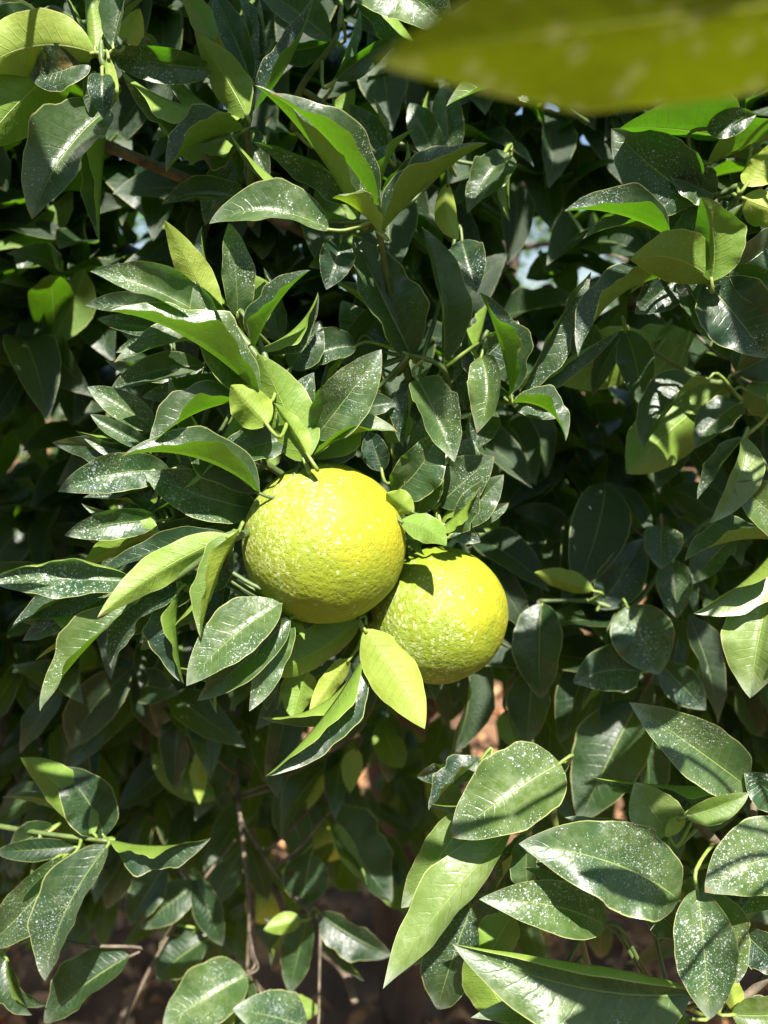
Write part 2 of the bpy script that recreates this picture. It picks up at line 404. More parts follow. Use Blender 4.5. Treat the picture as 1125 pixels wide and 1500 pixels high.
branch('pale green leaves seen from beneath in the top corner opposite the blurred leaf', .37,
  [[(230, -40, 2), (160, 30, 1), (150, 90, 0), (175, 130, 1)], [(230, -40, 2), (0, -300, -6), (-350, -300, -14), (-480, 0, -14), (-460, 480, -12)]], [  # second stem is unseen, added to carry the shade-casting leaves
  (138, 78, -30, 104, 105, 168, 14, 0, -1, {'bend': .1, 'lat': .1, 'm': 'young'}),
  (108, 84, -30, 218, 118, 160, 12, 1, 0, {'bend': .1}),
  (130, 84, 42, 112, 80, 25, 30, .5, .5, {'lat': -.1, 'curl': (-30, 0)}),
  (158, 160, 46, 320, 118, 32, 24, 1.5, -.5, {'lat': .04, 'shape': 'oval'}),
  (150, 108, 152, 174, 48, 10, 20, -.3, -.5, {}),
  (140, 74, 128, -30, 36, 165, 20, 0, 0, {}),
  (165, 68, 198, -40, 62, -40, 30, 0, 0, {}),
  (58, 22, -20, 66, 66, 10, 15, 2.5, 2, {}),
  (182, 62, 205, 12, 44, 170, 15, .5, .5, {'m': 'young'}),
  (-430, 180, -70, 330, 170, 0, 20, -14, -13, {}),  # from here unseen leaves added outside the frame to cast shade
  (-400, 480, -60, 400, 150, 0, 20, -12, -13, {}),
  (-350, 20, -60, 120, 150, 0, 20, -12, -10, {}),
  (-500, -160, -120, -250, 170, 0, 20, -16, -18, {}),
  (158, 82, 172, 150, 18, 170, 10, -.3, -.5, {'m': 'young', 'shape': 'oval', 'wave': 0}),
])
branch('sunlit shoot just above the big fruit with broad pale leaves fanning to the side', .38,
  [[(470, 720, 6), (445, 665, 1), (400, 560, 0), (345, 480, 0), (320, 455, .5)], [(400, 560, 0), (380, 500, .5), (352, 455, 1)]], [
  (320, 472, 241, 322, 56, 168, 10, .3, -1.5, {'m': 'young', 'bend': .04}),
  (338, 492, 132, 395, 90, 35, 30, 0, -2, {'bend': .08, 'lat': .03, 'm': 'wet'}),
  (380, 580, 164, 450, 122, 64, 46, -.8, -3.2, {'bend': .08, 'm': 'wet'}),
  (250, 456, 124, 446, 44, 30, 20, 1.2, .5, {}),
  (262, 484, 142, 466, 46, 30, 20, 1.5, 1, {'lat': -.05}),
  (348, 462, 336, 326, 60, 12, 22, 1.2, 0, {'shape': 'oval', 'm': 'wet'}),
  (372, 512, 452, 394, 72, -62, 46, .4, -1.5, {}),
  (366, 478, 388, 412, 46, 160, 20, 1.4, 1, {}),
  (446, 676, 378, 518, 92, 160, 12, -.2, -.8, {'shape': 'oval', 'bend': .06}),
  (452, 668, 402, 590, 34, 150, 20, -.8, -.6, {'m': 'young'}),
  (392, 622, 338, 564, 78, 175, 35, -1.6, -2, {'m': 'young', 'curl': (30, -20), 'wave': 1.4}),
  (460, 642, 559, 512, 94, -8, 14, .4, -.6, {'bend': .07, 'm': 'wet'}),
  (454, 672, 582, 630, 84, -48, 38, .6, .8, {'bend': .08, 'm': 'wet', 'lat': -.04}),
  (352, 588, 217, 656, 92, 52, 42, 0, -1.5, {'bend': .08, 'lat': .02}),
  (432, 640, 308, 674, 72, 20, 18, .8, .4, {}),
  (380, 722, 180, 664, 98, 62, 46, -.4, -2.2, {'bend': .08, 'lat': .04}),
  (440, 600, 500, 560, 60, 15, 20, 2.4, 2.4),
  (425, 540, 470, 470, 66, 20, 20, 2.6, 2.6),
  (410, 500, 395, 420, 60, 10, 20, 3.4, 3.4),
  (395, 470, 365, 400, 58, 150, 20, 3.8, 3.4),
], stem_r=.0024)
branch('fan of narrow dark leaves beside the big fruit, pale spray dried on their tips', .405,
  [[(420, 700, 4), (365, 665, 2), (300, 640, 2), (235, 640, 1)], [(365, 665, 2), (320, 730, 1), (230, 745, 1.5)]], [
  (372, 745, 212, 692, 92, -14, 22, 0, -1.4, {'bend': .1, 'lat': -.05, 'm': 'wet'}),
  (250, 690, 84, 720, 68, 10, 22, 0, -1.4, {'m': 'wet', 'lat': .06}),
  (232, 700, 134, 718, 50, 165, 22, -.6, -1, {'lat': .1}),
  (235, 705, 160, 728, 34, 10, 30, .3, .2, {}),
  (235, 762, 94, 785, 58, 15, 20, .2, -1, {'m': 'wet', 'lat': .05}),
  (232, 778, 166, 768, 40, 160, 20, -.4, -.6, {}),
  (232, 776, 118, 830, 56, 140, 25, .8, .3, {}),
  (300, 535, 160, 572, 52, 15, 20, 1, .3, {'lat': .05}),
  (340, 555, 206, 582, 50, 20, 25, .6, .2, {'m': 'wet'}),
  (230, 630, 128, 566, 54, 10, 20, .6, 0, {'m': 'wet'}),
  (218, 655, 132, 607, 40, 15, 30, .2, -.3, {'m': 'wet'}),
  (210, 660, 130, 668, 40, 10, 20, 1.5, .8),
  (225, 640, 300, 610, 66, 20, 20, 2, 2),
  (315, 735, 250, 790, 70, 0, 20, 1.6, 1.6),
  (232, 500, 170, 516, 30, 10, 20, 1.4, .6, {'m': 'wet'}),
  (310, 640, 240, 690, 50, 10, 20, 1.8, 1.4),
], extra=1.7)
branch('long wavy leaves spreading beneath the fan, the longest with a yellow rolled margin', .375,
  [[(400, 770, 3), (340, 790, 0), (250, 850, 0), (190, 860, 0)], [(340, 790, 0), (320, 850, 1.5), (280, 870, 1.5)]], [
  (196, 852, -18, 850, 92, 8, 26, 0, -1.2, {'wave': 1.5, 'm': 'wet', 'curl': (-10, 125), 'bend': .04}),
  (338, 785, 142, 904, 66, 164, 24, -.4, -2, {'bend': .05, 'm': 'leaf', 'lat': .03}),
  (200, 880, 56, 1041, 84, 36, 34, .2, -1, {'m': 'wet', 'bend': .05}),
  (262, 866, 160, 978, 82, 22, 20, .8, .4, {'lat': .05}),
  (352, 775, 292, 934, 74, 60, 46, -.3, -1, {'m': 'young', 'bend': .04}),
  (412, 884, 272, 1004, 94, 0, 14, .6, -1, {'m': 'wet', 'lat': .03}),
  (425, 905, 288, 1028, 66, 10, 20, 1.3, .4, {}),
  (262, 862, 268, 1002, 92, 50, 34, 1.2, .6, {}),
  (300, 850, 225, 900, 60, 15, 20, 2.2, 2),
  (330, 855, 330, 950, 70, 10, 20, 2.4, 2.4),
], extra=1.7)
branch('bright yellow green young leaves hanging under the two fruits', .40,
  [[(560, 860, 6), (545, 900, 3), (532, 925, 1.2)], [(545, 900, 3), (505, 920, 2), (430, 910, 2)]], [
  (528, 905, 352, 986, 78, 162, 18, 1.6, 0, {'lat': -.12, 'bend': .08}),
  (398, 916, 446, 938, 22, 150, 20, 0, -1, {'lat': -.3}),
  (534, 922, 622, 1068, 88, 176, 10, 0, -1.6, {'m': 'young', 'bend': .05, 'lat': -.03}),
  (532, 960, 391, 1139, 98, -46, 40, .8, -1.8, {'m': 'leaf', 'bend': .05}),
  (512, 965, 452, 1048, 40, 170, 30, 1.4, 1, {'m': 'young'}),
  (450, 985, 428, 1052, 64, 165, 15, 2.2, 2, {'shape': 'oval'}),
  (400, 960, 390, 1042, 36, 20, 20, 2.4, 2),
  (520, 910, 470, 900, 60, 160, 20, 3, 3),
])
branch('dark speckled leaves crowded behind the top of the smaller fruit', .405,
  [[(560, 620, 6), (590, 700, 3), (605, 770, 2), (598, 800, 1.5)], [(590, 700, 3), (640, 745, 2)]], [
  (576, 722, 642, 628, 84, 12, 20, .5, -.5, {'lat': .08, 'm': 'wet'}),
  (612, 752, 640, 652, 66, 10, 15, 1.2, .6, {}),
  (642, 740, 724, 668, 84, 6, 16, 1.5, .8, {}),
  (640, 778, 703, 713, 58, 62, 46, 0, -1, {}),
  (668, 772, 738, 695, 58, 12, 18, 1, .6, {}),
  (655, 770, 704, 794, 36, 15, 20, 1.2, 1, {}),
  (606, 752, 566, 722, 46, 172, 20, -1, -2, {'m': 'young', 'wave': 1.2, 'curl': (30, 30)}),
  (586, 764, 654, 800, 48, 168, 12, -1.6, -3.4, {'lat': -.12}),
  (596, 790, 575, 748, 34, 20, 20, .5, .3, {}),
  (560, 690, 540, 630, 50, 10, 20, 2.2, 2.2),
  (660, 720, 690, 640, 70, 10, 20, 2.8, 2.8),
  (575, 650, 575, 585, 60, 160, 20, 3, 3),
])
branch('blackish upright leaves in the middle, above the gap with blue sky', .415,
  [[(680, 720, 6), (660, 600, 3), (650, 540, 0), (600, 520, 0)], [(660, 600, 3), (755, 585, 0), (770, 560, 0)]], [
  (604, 524, 518, 344, 116, 25, 26, .5, -.8, {'lat': -.03, 'bend': .06}),
  (650, 528, 620, 332, 86, 30, 34, 0, -1.4, {'lat': .03, 'bend': .05}),
  (762, 580, 868, 398, 74, 40, 34, 0, -1, {'lat': -.06}),
  (748, 578, 704, 428, 90, 60, 52, -1, -2, {'wave': 1.2, 'm': 'leaf'}),
  (704, 522, 698, 634, 72, -14, 32, -1, -2, {'m': 'wet', 'lat': -.12}),
  (612, 556, 666, 676, 96, -36, 36, -.4, -2, {'bend': .06, 'm': 'wet'}),
  (750, 590, 830, 644, 66, -58, 42, -.8, -1.6, {'lat': -.12}),
  (676, 352, 698, 428, 62, 10, 22, 1, 0, {'wave': 1}),
  (522, 508, 440, 538, 66, 15, 22, 0, -.6, {'lat': .1}),
  (512, 604, 580, 590, 50, -10, 20, 1, .6, {}),
  (510, 520, 576, 440, 66, 10, 18, 1.4, 1, {}),
  (708, 505, 680, 600, 60, 15, 20, 2, 2),
  (560, 540, 500, 440, 70, 10, 20, 2.4, 2.4),
  (640, 560, 560, 620, 60, 20, 20, 2.4, 2.4),
  (690, 540, 760, 470, 70, 20, 20, 3, 3),
  (700, 640, 640, 720, 70, 20, 20, 3.4, 3),
  (720, 600, 690, 660, 60, 20, 20, 2.4, 2),
])
branch('pair of sunlit cupped leaves at the top, one under the tip of the blurred leaf', .42,
  [[(430, 190, 4), (440, 130, 2), (490, 60, 0), (500, 10, 0)], [(860, 180, 3), (820, 150, 0)], [(440, 130, 2), (560, 200, 5), (690, 240, 5), (745, 225, 4)]], [
  (512, -30, 662, 50, 118, -8, 18, 0, -.6, {'lat': -.1, 'shape': 'oval', 'm': 'wet'}),
  (815, 142, 654, 152, 92, 46, 34, -1, -1.6, {'m': 'pale', 'lat': .04}),
  (742, 32, 660, 22, 50, 30, 30, -.5, -1, {'m': 'young'}),
  (490, 118, 582, 58, 44, 0, 25, .5, .4, {'lat': -.06}),
  (485, 60, 372, -22, 66, 10, 20, .6, .4, {}),
  (745, 225, 684, 312, 62, 10, 20, 3.5, 3, {}),
  (748, 228, 706, 292, 52, 20, 20, 4, 3.4, {}),
  (566, 226, 510, 152, 44, 8, 20, 4, 3, {}),
  (640, 235, 600, 150, 56, 10, 20, 5, 5),
  (470, 200, 520, 130, 50, 165, 20, 4.4, 4.4),
  (660, 240, 650, 120, 60, 15, 20, 6, 6),
])
branch('big black backed leaves and olive undersides below the blurred leaf', .39,
  [[(1180, 250, 1), (1090, 270, 0), (1060, 282, .5), (1000, 290, 1)], [(1090, 270, 0), (1050, 340, 1), (1036, 412, 0)], [(1036, 412, 0), (980, 400, 2)]], [
  (1078, 205, 908, 186, 160, 121, 10, -.4, -1.6, {'m': 'leaf', 'bend': .03, 'wave': .3}),
  (1035, 190, 1108, 168, 50, -20, 25, -1.2, -2, {}),
  (1036, 240, 1160, 188, 120, -116, 10, .2, -1, {'m': 'leaf', 'bend': .03, 'wave': .3}),
  (1022, 292, 896, 188, 118, 10, 14, .8, -.2, {'bend': .05, 'lat': -.04}),
  (980, 348, 828, 306, 92, 58, 42, .6, 0, {'bend': .08}),
  (1046, 412, 922, 380, 92, 166, 12, -.4, -2, {'lat': .1}),
  (1042, 412, 1028, 288, 92, 152, 30, -1, -2.2, {'lat': .05}),
  (1044, 418, 1160, 330, 86, 10, 20, .6, .6, {}),
  (968, 406, 846, 520, 88, 52, 42, 1, .4, {'lat': .08}),
  (1000, 410, 1046, 500, 76, -30, 20, 1.4, 1, {'shape': 'oval'}),
  (1036, 414, 1124, 524, 112, -12, 14, .4, -.4, {}),
  (1070, 392, 1160, 470, 66, 10, 20, 0, -.6, {'m': 'wet'}),
  (1092, 272, 1140, 205, 58, 160, 20, -.8, -1.4, {'m': 'young'}),
  (1088, 290, 1165, 318, 62, 165, 20, -.5, -1, {'m': 'young'}),
  (1048, 286, 982, 258, 62, 10, 20, .6, .2, {'shape': 'oval'}),
  (1076, 300, 1040, 352, 50, 30, 20, 1, 1),
  (1010, 300, 960, 380, 80, 20, 20, 2.6, 2.6),
  (1000, 400, 930, 460, 70, 20, 20, 2.6, 2.6),
])
branch('olive green leaves in shade behind the dark pointed leaf, halfway down', .48,
  [[(1110, 520, 3), (1060, 560, 1), (1000, 540, 1), (920, 490, 1)], [(1060, 560, 1), (1088, 590, -1)]], [
  (916, 484, 938, 594, 60, 10, 16, -1, -1, {'lat': -.05}),
  (1038, 560, 941, 655, 96, 42, 30, -2, -3, {'lat': .06}),
  (1085, 590, 1019, 656, 62, 15, 16, -1, -2, {'lat': .05}),
  (1070, 560, 915, 694, 128, 168, 10, 2, 1, {'m': 'leaf'}),
  (960, 500, 812, 560, 96, 168, 10, 3, 2, {'m': 'leaf'}),
  (930, 520, 1018, 490, 86, 170, 12, 3, 3, {'m': 'leaf'}),
  (1000, 500, 930, 590, 90, 165, 10, 3, 3, {'m': 'leaf'}),
  (1080, 545, 1160, 500, 70, 15, 20, 0, 0),
  (1090, 570, 1160, 600, 60, 165, 20, 0, 0),
  (880, 520, 810, 470, 60, 20, 20, 2, 2),
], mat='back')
branch('pale leaves along the edge, folded over dark undersides at mid height', .41,
  [[(1190, 640, 2), (1150, 720, 0), (1140, 800, 0), (1125, 870, 0)], [(1150, 720, 0), (1090, 640, 1)]], [
  (1090, 640, 1041, 766, 64, -20, 22, 0, -1, {'m': 'pale', 'lat': -.06}),
  (1150, 772, 1074, 706, 92, 12, 18, 0, -1, {'m': 'wet'}),
  (1142, 792, 1018, 900, 104, -44, 40, 0, -1.6, {'m': 'pale', 'bend': .06}),
  (1128, 866, 1098, 1022, 118, 10, 30, 0, -1.2, {'wave': 1.6, 'm': 'pale'}),
  (1155, 700, 1170, 610, 60, 20, 20, 0, 0),
  (1130, 600, 1160, 560, 60, 165, 20, 1, 0, {'m': 'young'}),
], stem_r=.0024)
branch('soft dark oval leaves hanging in shade beside the smaller fruit', .52,
  [[(1040, 760, 4), (985, 810, 1), (925, 888, 0), (860, 880, 0), (790, 880, 0)], [(925, 888, 0), (965, 960, 0)]], [
  (876, 892, 944, 788, 76, 8, 14, 0, 1, {'m': 'leaf'}),
  (794, 884, 792, 1024, 84, 6, 14, 0, -1, {'shape': 'oval'}),
  (938, 984, 840, 1000, 82, 18, 20, -1, -2, {'lat': .08, 'shape': 'oval', 'm': 'leaf'}),
  (918, 888, 966, 988, 104, -8, 14, -1, -2, {'shape': 'oval', 'm': 'wet'}),
  (968, 972, 1034, 1040, 60, -6, 12, 0, -.5, {'m': 'leaf'}),
  (870, 866, 782, 838, 40, 168, 14, -1, -1.6, {'m': 'young'}),
  (985, 820, 992, 906, 58, 8, 16, -1, -2, {'m': 'leaf'}),
  (968, 770, 968, 834, 66, 8, 18, -1, -2, {'m': 'leaf'}),
  (1070, 790, 1012, 856, 64, 12, 18, 0, -1, {'m': 'leaf'}),
  (935, 1028, 848, 1205, 118, 10, 12, 2, 0, {'shape': 'oval'}),
  (782, 982, 772, 1092, 72, 4, 14, 3, 2),
  (742, 1040, 756, 1098, 42, 165, 14, 3, 2),
  (870, 940, 820, 1090, 70, 15, 20, 5, 4),
  (890, 760, 860, 850, 60, 15, 20, 4, 3),
], mat='back')
branch('broad spotted leaf with sharp shadow bands in the lower corner cluster', .375,
  [[(1190, 1350, 2), (1120, 1310, 1), (1040, 1225, 1), (1010, 1192, 0)], [(1190, 1350, 2), (1090, 1460, 2), (985, 1470, 2)], [(1120, 1310, 1), (1100, 1160, 2)]], [
  (1094, 1152, 924, 1030, 104, 6, 16, .6, -.4, {'m': 'wet', 'bend': .07}),
  (1150, 1176, 1090, 1130, 68, 8, 16, .4, .2, {'m': 'wet'}),
  (980, 1222, 930, 1146, 92, -12, 12, .4, .4, {'m': 'pale', 'shape': 'oval'}),
  (1004, 1196, 1098, 1162, 48, 12, 24, -.5, -1, {'m': 'young'}),
  (1002, 1196, 974, 1226, 26, 170, 20, -.4, -.4, {'m': 'young'}),
  (994, 1318, 764, 1236, 136, 8, 18, 0, -1.4, {'m': 'wet', 'bend': .1, 'lat': .05, 'shape': 'oval', 'curl': (-30, 0)}),
  (1195, 1262, 1034, 1306, 128, 6, 14, -.6, -1.6, {'m': 'wet', 'lat': .1, 'shape': 'oval'}),
  (1022, 1302, 1040, 1494, 116, -8, 24, -.6, -2.2, {'m': 'wet', 'shape': 'std', 'bend': .04}),
  (1012, 1456, 664, 1384, 152, -6, 10, -.4, -1, {'m': 'wet', 'bend': .06, 'curl': (-20, 150), 'lat': -.05}),
  (888, 1356, 704, 1318, 88, 10, 18, .8, -.6, {'m': 'wet', 'lat': .06}),
  (1012, 1492, 690, 1488, 84, 10, 20, .4, .4, {'m': 'wet'}),
  (984, 1466, 902, 1510, 30, 170, 20, .2, 0, {'m': 'young'}),
  (1072, 1486, 1165, 1484, 76, 10, 16, .8, .8, {'m': 'wet'}),
  (1084, 1360, 1150, 1424, 66, 10, 18, 1.4, 1.2, {}),
  (1080, 1486, 1060, 1420, 40, 170, 20, 1, 1, {'m': 'young'}),
  (950, 1320, 1000, 1370, 60, 10, 20, 2.4, 2.4),
  (860, 1250, 900, 1330, 40, 165, 10, 2, 2, {'m': 'young'}),
], stem_r=.0032)
branch('long pale leaves pointing down to the brown ground beside the broad spotted leaf', .405,
  [[(860, 1420, 6), (835, 1300, 4), (810, 1180, 2), (830, 1120, 1)], [(810, 1180, 2), (755, 1215, 1), (700, 1180, 2)]], [
  (750, 1212, 559, 1448, 96, 12, 20, 0, -2, {'m': 'pale', 'bend': .05, 'shape': 'lance'}),
  (690, 1180, 588, 1332, 84, 8, 14, 1, 0, {'m': 'pale'}),
  (820, 1118, 661, 1225, 132, 10, 16, -.4, -2, {'m': 'wet', 'bend': .09, 'shape': 'oval'}),
  (772, 1222, 776, 1326, 50, 10, 16, .8, .8, {'m': 'wet'}),
  (750, 1500, 684, 1396, 90, 168, 12, 1.4, 1, {}),
  (706, 1112, 627, 1186, 62, 50, 30, 3, 2.6, {}),
  (690, 1330, 640, 1480, 100, 10, 14, 4, 4, {}),
  (800, 1240, 840, 1320, 80, 10, 14, 2.4, 2.4),
  (750, 1340, 700, 1430, 70, 165, 14, 2.4, 2.4),
], stem_r=.0026)
branch('leaf rosette low in the picture opposite the spotted leaves, one long leaf hanging straight', .46,
  [[(-60, 1200, 4), (60, 1220, 1), (160, 1232, 0)], [(60, 1220, 1), (30, 1350, 1), (5, 1400, 1)]], [
  (138, 1222, 30, 1109, 68, 168, 14, 0, -1, {'lat': .05, 'm': 'leaf'}),
  (152, 1225, 84, 1124, 84, -14, 16, .8, .6, {'lat': .06}),
  (164, 1230, 308, 1230, 82, 48, 40, 0, -1, {'wave': 1.2, 'm': 'leaf'}),
  (158, 1238, 64, 1438, 104, 30, 28, -.3, -2, {'m': 'leaf', 'lat': .05}),
  (112, 1250, -24, 1394, 86, 8, 16, 0, -1, {'m': 'leaf'}),
  (106, 1252, 20, 1350, 44, 165, 20, -.6, -1, {'m': 'young'}),
  (112, 1240, -10, 1248, 38, 10, 16, 1, 1, {}),
  (80, 1210, 14, 1240, 54, 10, 16, 1.5, 1.5, {}),
  (10, 1404, 46, 1488, 54, 40, 30, 0, -.6, {}),
  (190, 1400, 62, 1498, 92, 10, 16, 3, 2.4, {}),
  (0, 1400, -30, 1470, 70, 10, 16, 0, 0, {}),
], mat='back', stem_r=.0018)
branch('thin brown twig with small drooping dark leaves over the dry litter', .60,
  [[(340, 1080, 6), (352, 1200, 2), (365, 1330, 0), (362, 1420, 0)], [(352, 1200, 2), (420, 1300, 1), (470, 1350, 0)], [(180, 1500, 0), (230, 1400, 1), (290, 1300, 2), (345, 1230, 3)]], [
  (296, 1098, 292, 1178, 32, 168, 14, -1, -1, {'m': 'young', 'wave': 1.5}),
  (242, 1268, 188, 1356, 60, 8, 14, 1, 0, {}),
  (288, 1292, 204, 1360, 58, 8, 16, 1, 0, {}),
  (288, 1286, 326, 1386, 50, -8, 14, 1, 0, {}),
  (302, 1376, 228, 1432, 80, 10, 14, 2, 1, {'shape': 'oval'}),
  (362, 1428, 238, 1502, 100, 12, 14, -6, -8, {'m': 'wet', 'shape': 'oval'}),
  (450, 1505, 342, 1478, 78, 6, 14, -8, -10, {'m': 'wet', 'shape': 'oval'}),
  (478, 1178, 576, 1322, 108, -30, 24, 2, 0, {'lat': .06}),
  (490, 1205, 537, 1296, 32, 168, 12, 0, -1, {'m': 'leaf'}),
  (468, 1338, 574, 1400, 66, 30, 30, 0, -1, {}),
  (452, 1342, 424, 1456, 58, 8, 16, 1, 0, {}),
  (442, 1348, 386, 1362, 36, 165, 16, -1, -1.6, {'m': 'leaf'}),
  (456, 1250, 440, 1330, 78, 8, 16, 2, 1, {}),
  (522, 1096, 512, 1162, 36, 168, 12, 0, -1, {'m': 'young'}),
  (478, 1130, 450, 1186, 30, 165, 12, 2, 1, {'m': 'young'}),
  (412, 1470, 470, 1480, 40, 165, 12, 1, 1),
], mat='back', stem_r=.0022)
branch('blurred blue green leaves in deep shade behind the fan of narrow leaves', .62,
  [[(-60, 420, 4), (30, 470, 1), (100, 500, 0), (115, 530, 0)], [(100, 500, 0), (140, 300, 3), (160, 250, 3)]], [
  (112, 500, 0, 482, 66, 6, 14, 0, -1, {'shape': 'oval'}),
  (96, 512, 97, 438, 40, 165, 16, -1, -1.5, {'m': 'leaf'}),
  (88, 536, 40, 604, 52, 8, 14, 1, 0, {}),
  (112, 528, 106, 624, 68, 4, 14, 0, -1, {'shape': 'oval'}),
  (146, 314, 60, 386, 42, 165, 14, -1, -2, {'m': 'leaf'}),
  (130, 300, 40, 250, 60, 10, 14, 2, 1),
  (40, 450, -20, 380, 70, 10, 14, 2, 1),
  (150, 470, 120, 400, 60, 10, 14, 3, 3),
], mat='back', stem_r=.0026)

# one leaf close to the lens, on its own twig that comes from outside
b = P(1420, -20, .140); t = P(548, 88, .128)
root = bpy.data.objects.new('citrus_branch', None); COL.objects.link(root); root.location = P(1500, 35, .155)
tag(root, 'blurred olive green leaf filling the top corner close to the lens', 'branch', 'leafy branches of the citrus tree')
vs, fs, uv = leaf_geo(b, t, 340/FOC*.134, (CAM-(b+t)/2).normalized(), 152, 8, bend=.02, seed=4, wave=.4, shape='std', N=24, K=5)
near_leaf = mesh_obj('leaf', [v-b for v in vs], fs, [M['near']], root, b-root.location, uvs=[list(x) for x in uv])
vs, fs = tube([p-root.location for p in smooth_path([P(1750, -120, .22), P(1600, 0, .17), P(1500, 35, .155), b])], [.0016]*19)
mesh_obj('stem', vs, fs, M['greenstem'], root)
for k, (x0, y0, d0, x1, y1, d1, wp) in enumerate(((1500, -120, .22, 1150, -190, .24, 190), (1400, -260, .25, 1020, -220, .28, 170), (1600, -60, .24, 1350, 120, .26, 150),
        (1500, 40, .26, 1290, 260, .27, 140), (1250, -420, .30, 900, -420, .32, 150), (1750, 180, .17, 1420, 330, .165, 150), (1800, 420, .17, 1380, 430, .18, 120), (1700, 640, .17, 1420, 520, .16, 110), (1600, 200, .20, 1300, 420, .21, 110), (1800, 840, .155, 1310, 745, .150, 230), (1850, 1050, .16, 1400, 980, .155, 200), (1500, -350, .30, 1350, -550, .30, 150))):
    b = P(x0, y0, d0); t = P(x1, y1, d1); hub = P(1750, -120, .24) if y0 < 100 else P(2150, 500, .17)  # unseen leaves added beyond the frame to throw shade on the clusters
    vs, fs, uv = leaf_geo(b, t, wp/FOC*(d0+d1)/2, sun_dir + Vector((.2*math.sin(k), .2*math.cos(k*2), 0)), 0, 20, bend=.08, seed=k+60)
    mesh_obj('leaf', [v-b for v in vs], fs, [M['leaf']], root, b-root.location, uvs=[list(x) for x in uv])
    vs, fs = tube([p-root.location for p in smooth_path([hub, (hub+b)/2+Vector((0, 0, .01)), b])], [.0012]*13)
    mesh_obj('twig', vs, fs, M['greenstem'], root)

# ------------------------------------------------------------------ fruits
def fruit(label, c, r, mat, axis, seed, sx=1.0, sz=.975, stem_to=None):
    root = bpy.data.objects.new('citrus_fruit', None); COL.objects.link(root); root.location = c
    tag(root, label, 'fruit', 'green and yellow citrus fruits')
    import bmesh
    bm = bmesh.new(); bmesh.ops.create_icosphere(bm, subdivisions=6 if r*2/c.y > .1 else 4, radius=1)
    q = Vector((0, 0, 1)).rotation_difference(axis.normalized())
    for v in bm.verts:
        p = v.co.copy(); pole = p.z
        rr = 1 + .018*noise.noise(p*1.6+Vector((seed, 0, 0))) + .006*noise.noise(p*5+Vector((seed, 3, 0)))
        rr += .0028*noise.noise(p*18) + .0016*noise.noise(p*42)
        rr -= .06*math.exp(-((1-pole)/.02)) if pole > 0 else .035*math.exp(-((1+pole)/.012))
        v.co = q @ Vector((p.x*rr*sx, p.y*rr*sx, p.z*rr*sz))*r
    me = bpy.data.meshes.new('rind'); bm.to_mesh(me); bm.free(); me.materials.append(mat)
    me.polygons.foreach_set('use_smooth', [True]*len(me.polygons))
    o = bpy.data.objects.new('rind', me); COL.objects.link(o); o.parent = root
    # calyx star and stalk
    top = axis.normalized()*r*sz*.95; vs = [top*1.03]; fs = []
    x = axis.orthogonal().normalized(); y = axis.normalized().cross(x)
    for k in range(20):
        a = 2*PI*k/20; rad = r*(.13 if k % 4 == 0 else (.09 if k % 2 else .065))
        vs.append(top + (x*math.cos(a)+y*math.sin(a))*rad - axis.normalized()*r*.01*(k % 4 == 0) + axis.normalized()*.0008)
    for k in range(20): fs.append((0, 1+k, 1+(k+1) % 20))
    mesh_obj('calyx', vs, fs, M['calyx'], root)
    e = stem_to - c if stem_to is not None else axis.normalized()*r*1.5
    pts = smooth_path([top*.98, top*1.12, (top*1.12+e)/2 + Vector((0, 0, .004)), e], 5)
    vs, fs = tube(pts, [.0022*max(.5, r/.04)]*len(pts))
    mesh_obj('stalk', vs, fs, M['greenstem'], root)
    return root
RM = {'big': rind('rind_yellow_green', (.205, .245, .014), (.320, .295, .012), (.55, -.45, .70), (-.75, -.5, .45)),
      'small': rind('rind_green_yellow', (.185, .240, .013), (.295, .285, .012), (.85, -.35, .35), (-.6, -.75, -.15)),
      'dull': rind('rind_green', (.26, .34, .02), (.40, .40, .02), (.5, -.5, .5), (-.6, -.75, .3))}
fruit('large yellow green fruit, the biggest, warty skin dusted white on one shoulder', P(475, 796, .405), .042, RM['big'], Vector((.1, .75, .65)), 1, stem_to=P(470, 715, .445))
fruit('smaller green fruit hanging lower, with a pointed leaf shadow across its top', P(643, 900, .432), .0378, RM['small'], Vector((-.45, .35, .85)), 5, stem_to=P(598, 800, .425))
fruit('little shaded yellow green fruit far under the bright hanging leaves', P(484, 1228, .78), .021, RM['dull'], Vector((0, .2, 1)), 8, stem_to=P(486, 1170, .80))
fruit('small fruit low down behind the thin brown twig', P(388, 1322, .80), .020, RM['dull'], Vector((0, .2, 1)), 9, stem_to=P(395, 1270, .82))

# ------------------------------------------------------------------ the tree itself
tree = bpy.data.objects.new('citrus_tree', None); COL.objects.link(tree); tree.location = (.05, 1.25, 0)
tag(tree, 'citrus tree with a dark brown trunk and a dense shaded crown behind both fruits', 'tree')
TO = Vector((.05, 1.25, 0))
def limb(pts, r0, r1, name='limb', mat='bark', seg=12):
    pp = smooth_path([Vector(p) for p in pts], 6); n = len(pp)
    vs, fs = tube([p-TO for p in pp], [(r0+(r1-r0)*i/(n-1))*(1+.07*math.sin(i*1.3)) for i in range(n)], seg)
    if r0 > .02:
        vs = [v + Vector((noise.noise(v*22), noise.noise(v*22+Vector((9, 0, 0))), 0))*r0*.28 for v in vs]
    return mesh_obj(name, vs, fs, M[mat], tree)
limb([(.06, 1.22, -.05), (.04, 1.25, .25), (.03, 1.27, .55), (.05, 1.28, .75)], .060, .045, 'trunk', seg=28)
rt = random.Random(3)
ends = [(-.55, .85, 1.15), (.5, .8, 1.25), (-.2, .75, 1.6), (.3, 1.3, 2.0), (-.7, 1.5, 1.6), (.8, 1.4, 1.5), (.15, .75, 1.3), (-.35, .9, .75), (.55, .95, .7)]
